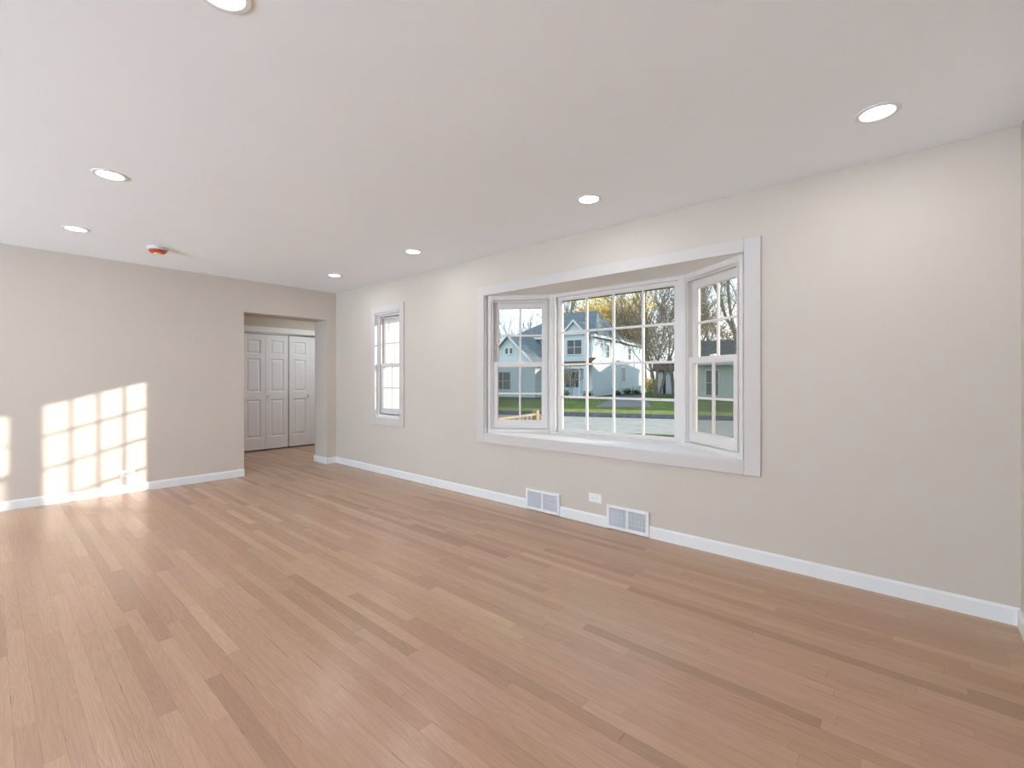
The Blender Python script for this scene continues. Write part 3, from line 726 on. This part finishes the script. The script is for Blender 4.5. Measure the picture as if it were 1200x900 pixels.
# ---- trees
def branchy(m, p, d, r, ln, lv, maxlv, rng, up=0.25, split=(2, 3), minr=0.010, shrink=0.74):
    """recursive limbs; returns tip points"""
    tips = []
    segs = 3 if lv < 2 else 2
    q = Vector(p); dd = Vector(d).normalized(); rr = r
    for s_ in range(segs):
        nd = (dd + Vector((rng.uniform(-1, 1), rng.uniform(-1, 1), rng.uniform(-0.6, 1))) * 0.16 + Vector((0, 0, up * 0.15))).normalized()
        q2 = q + nd * ln / segs; r2 = max(minr, rr * 0.88)
        m.tube(q, q2, rr, r2, 5 if lv < 2 else 3); q, dd, rr = q2, nd, r2
        if lv < maxlv and s_ < segs - 1 and (lv > 0 or s_ > 0):
            a = (dd + Vector((rng.uniform(-1, 1), rng.uniform(-1, 1), rng.uniform(-0.3, 0.7))) * 0.9).normalized()
            tips += branchy(m, q, a, rr * 0.5, ln * shrink * 0.85, lv + 1, maxlv, rng, up, split, minr, shrink)
    if lv >= maxlv: return [q]
    for k in range(rng.randint(*split)):
        a = (dd + Vector((rng.uniform(-1, 1), rng.uniform(-1, 1), rng.uniform(-0.25, 0.6))) * 0.65).normalized()
        tips += branchy(m, q, a, rr * rng.uniform(0.6, 0.78), ln * shrink * rng.uniform(0.8, 1.1), lv + 1, maxlv, rng, up, split, minr, shrink)
    return tips

def tree(name, loc, h, seed, label, lv=4, r=None, bark=None, leaf=None, nleaf=0, lsize=0.12, lean=(0, 0), stems=1, cat='tree', up=0.25, spread=0.5, group=None, minr=0.020):
    rng = random.Random(seed); root = tag(empty(name, loc), label, cat, group)
    m = MB(); tips = []; r = r or h * 0.017
    for s_ in range(stems):
        a = 2 * PI * s_ / stems + seed; k = 0 if stems == 1 else 0.35
        d = Vector((lean[0] + k * math.cos(a), lean[1] + k * math.sin(a), 1))
        tips += branchy(m, (0.1 * k * math.cos(a), 0.1 * k * math.sin(a), -0.25), d, r * (1 if stems == 1 else 0.75), h * 0.32, 0, lv, rng, up, minr=minr)
    m.build('branches', bark or BARK, root, fix=False)
    if leaf:
        g = MB()
        for k in range(nleaf):
            c = tips[rng.randrange(len(tips))] + Vector((rng.gauss(0, spread), rng.gauss(0, spread), rng.gauss(0, spread * 0.8)))
            u = Vector((rng.uniform(-1, 1), rng.uniform(-1, 1), rng.uniform(-1, 1))).normalized(); v = u.orthogonal().normalized()
            s_ = lsize * rng.uniform(0.6, 1.3)
            g.poly([c - u * s_, c + v * s_ * 0.6, c + u * s_, c - v * s_ * 0.6], [(0, 1, 2, 3)])
        g.build('foliage', leaf, root, fix=False)
    return root
def at(px, f, z=-0.42): return W((px - 600) / 535 * f, f, z)
tree('bare_tree', at(771, 41, -0.5), 12, 11, 'big many-stemmed bare tree in front of the shed', lv=5, r=0.20, stems=3, leaf=LEAFB, nleaf=900, lsize=0.10, spread=0.45)
tree('bare_tree', at(757, 60), 18, 5, 'tall bare tree rising behind the rear of the blue house', lv=4, r=0.30, lean=(0.0, 0.0))
tree('bare_tree', at(790, 47), 13, 23, 'bare tree with clinging brown leaves at the right edge of the middle panes', lv=5, r=0.22, leaf=LEAFB, nleaf=1500, lsize=0.12, spread=0.5)
tree('autumn_tree', at(706, 66), 17.5, 31, 'tree with bright yellow autumn leaves behind the blue house roof', lv=4, r=0.2, bark=BARKP, leaf=LEAFY, nleaf=5200, lsize=0.22, spread=0.9)
tree('autumn_tree', at(735, 62), 14.5, 37, 'olive and orange leafed tree right of the yellow tree', lv=3, r=0.2, bark=BARKP, leaf=LEAFO, nleaf=3000, lsize=0.18, spread=0.8)
tree('bare_tree', at(666, 60), 17, 41, 'bare tree behind the left end of the slate roof ridge', lv=5, r=0.32, bark=BARKP)
tree('bare_tree', at(617, 66), 14.5, 43, 'thin bare tree rising behind the left gable', lv=4, r=0.16)
tree('bare_tree', at(590, 72), 13, 47, 'low spreading bare tree at the far left beyond the gable', lv=4, r=0.12)
tree('bare_tree', at(829, 50), 15, 53, 'bare tree behind the single-storey house, left one', lv=5, r=0.20, bark=BARKP)
tree('bare_tree', at(846, 54), 15, 59, 'bare tree behind the single-storey house, middle one', lv=5, r=0.20, bark=BARK)
tree('bare_tree', at(880, 24, -0.55), 14, 61, 'large leaning bare tree in the yard right of the bay', lv=5, r=0.22, lean=(-0.02, 0.22))
tree('autumn_shrub', at(763, 47), 2.6, 67, 'golden leafed shrub beside the pale shed', lv=2, r=0.05, stems=4, leaf=LEAFY, nleaf=420, lsize=0.11, spread=0.28, cat='shrub')
tree('bare_shrub', at(667, 37, -0.5), 3.6, 71, 'small twisting bare shrub before the front windows of the blue house', lv=4, r=0.07, stems=2, bark=BARKP, cat='shrub', minr=0.014)
for i, (px, f, hh) in enumerate(((689, 41.0, 1.0), (662, 40.0, 1.1), (724, 46, 0.9), (736, 48, 1.1), (746, 49.5, 0.9))):
    tree('foundation_shrub', at(px, f, -0.45), hh, 80 + i, ('low dark shrub at the front corner of the blue house', 'low dark shrub by the porch of the blue house', 'low dark shrub under the side window, left one', 'low dark shrub under the side window, middle one', 'low dark shrub near the rear of the blue house')[i],
         lv=2, r=0.03, stems=4, leaf=LEAFG, nleaf=350, lsize=0.07, spread=0.16, cat='shrub', group='low shrubs around the blue house')
for i, (px, f, hh) in enumerate(((560, 95, 11), (577, 88, 9), (630, 92, 12), (690, 96, 13), (722, 90, 13), (745, 84, 12), (765, 80, 13), (782, 86, 12), (815, 78, 14), (860, 76, 14), (885, 80, 13))):
    tree('distant_tree', at(px, f, -0.35), hh, 100 + i, 'distant bare tree on the skyline', lv=4, r=0.17, leaf=LEAFB, nleaf=900, lsize=0.2, spread=0.7, bark=BARKP if i % 2 else BARK, group='distant bare trees', minr=0.02)

# ---- stoop railing near the house
p_a = Vector((4.2, 4.37, 0)); p_b = Vector((5.91, 4.63, 0)); dv = (p_b - p_a); ln = dv.length
sr = tag(empty('stoop_railing', (p_a.x, p_a.y, GZ), math.atan2(dv.y, dv.x)), 'pale unpainted wooden stoop railing seen low in the left side window', 'railing')
top = 0.645 - GZ
MB().box(0, ln + 0.08, -0.03, 0.03, top - 0.035, top).build('handrail', LUMBER, sr, bevel=0.005)
MB().box(0, ln, -0.02, 0.02, 0.42, 0.46).build('bottom_rail', LUMBER, sr)
m = MB().box(ln - 0.045, ln + 0.045, -0.045, 0.045, 0, top + 0.05); m.build('newel_post', LUMBER, sr, bevel=0.006)
MB().box(-0.045, 0.045, -0.045, 0.045, 0, top + 0.05).build('newel_post', LUMBER, sr, bevel=0.006)
for k in range(12):
    MB().box(0.13 * (k + 1) - 0.012, 0.13 * (k + 1) + 0.012, -0.012, 0.012, 0.46, top - 0.035).build('baluster', LUMBER, sr)
m = MB()
for k in range(8):
    a0_, a1_ = PI / 2 - k * PI / 8, PI / 2 - (k + 1) * PI / 8
    m.tube((ln + 0.08 + 0.09 * math.cos(a0_), 0, top - 0.11 + 0.09 * math.sin(a0_)), (ln + 0.08 + 0.09 * math.cos(a1_), 0, top - 0.11 + 0.09 * math.sin(a1_)), 0.018, 0.018, 6)
m.build('rail_return', LUMBER, sr)

# small porch lantern on the wing wall
ln_ = tag(empty('porch_lantern', (4.27, 6.50, 1.98)), 'small dark lantern on the sunlit wall outside the narrow window', 'wall lamp')
MB().box(-0.03, 0.03, -0.02, 0, 0.02, 0.16).build('back_plate', BROWN, ln_)
MB().box(-0.028, 0.028, -0.10, -0.02, 0.0, 0.13).build('lantern_body', BROWN, ln_)
MB().prism([(-0.04, -0.115), (0.04, -0.115), (0.04, -0.02), (-0.04, -0.02)], 0.13, 0.15).build('lantern_cap', BROWN, ln_)
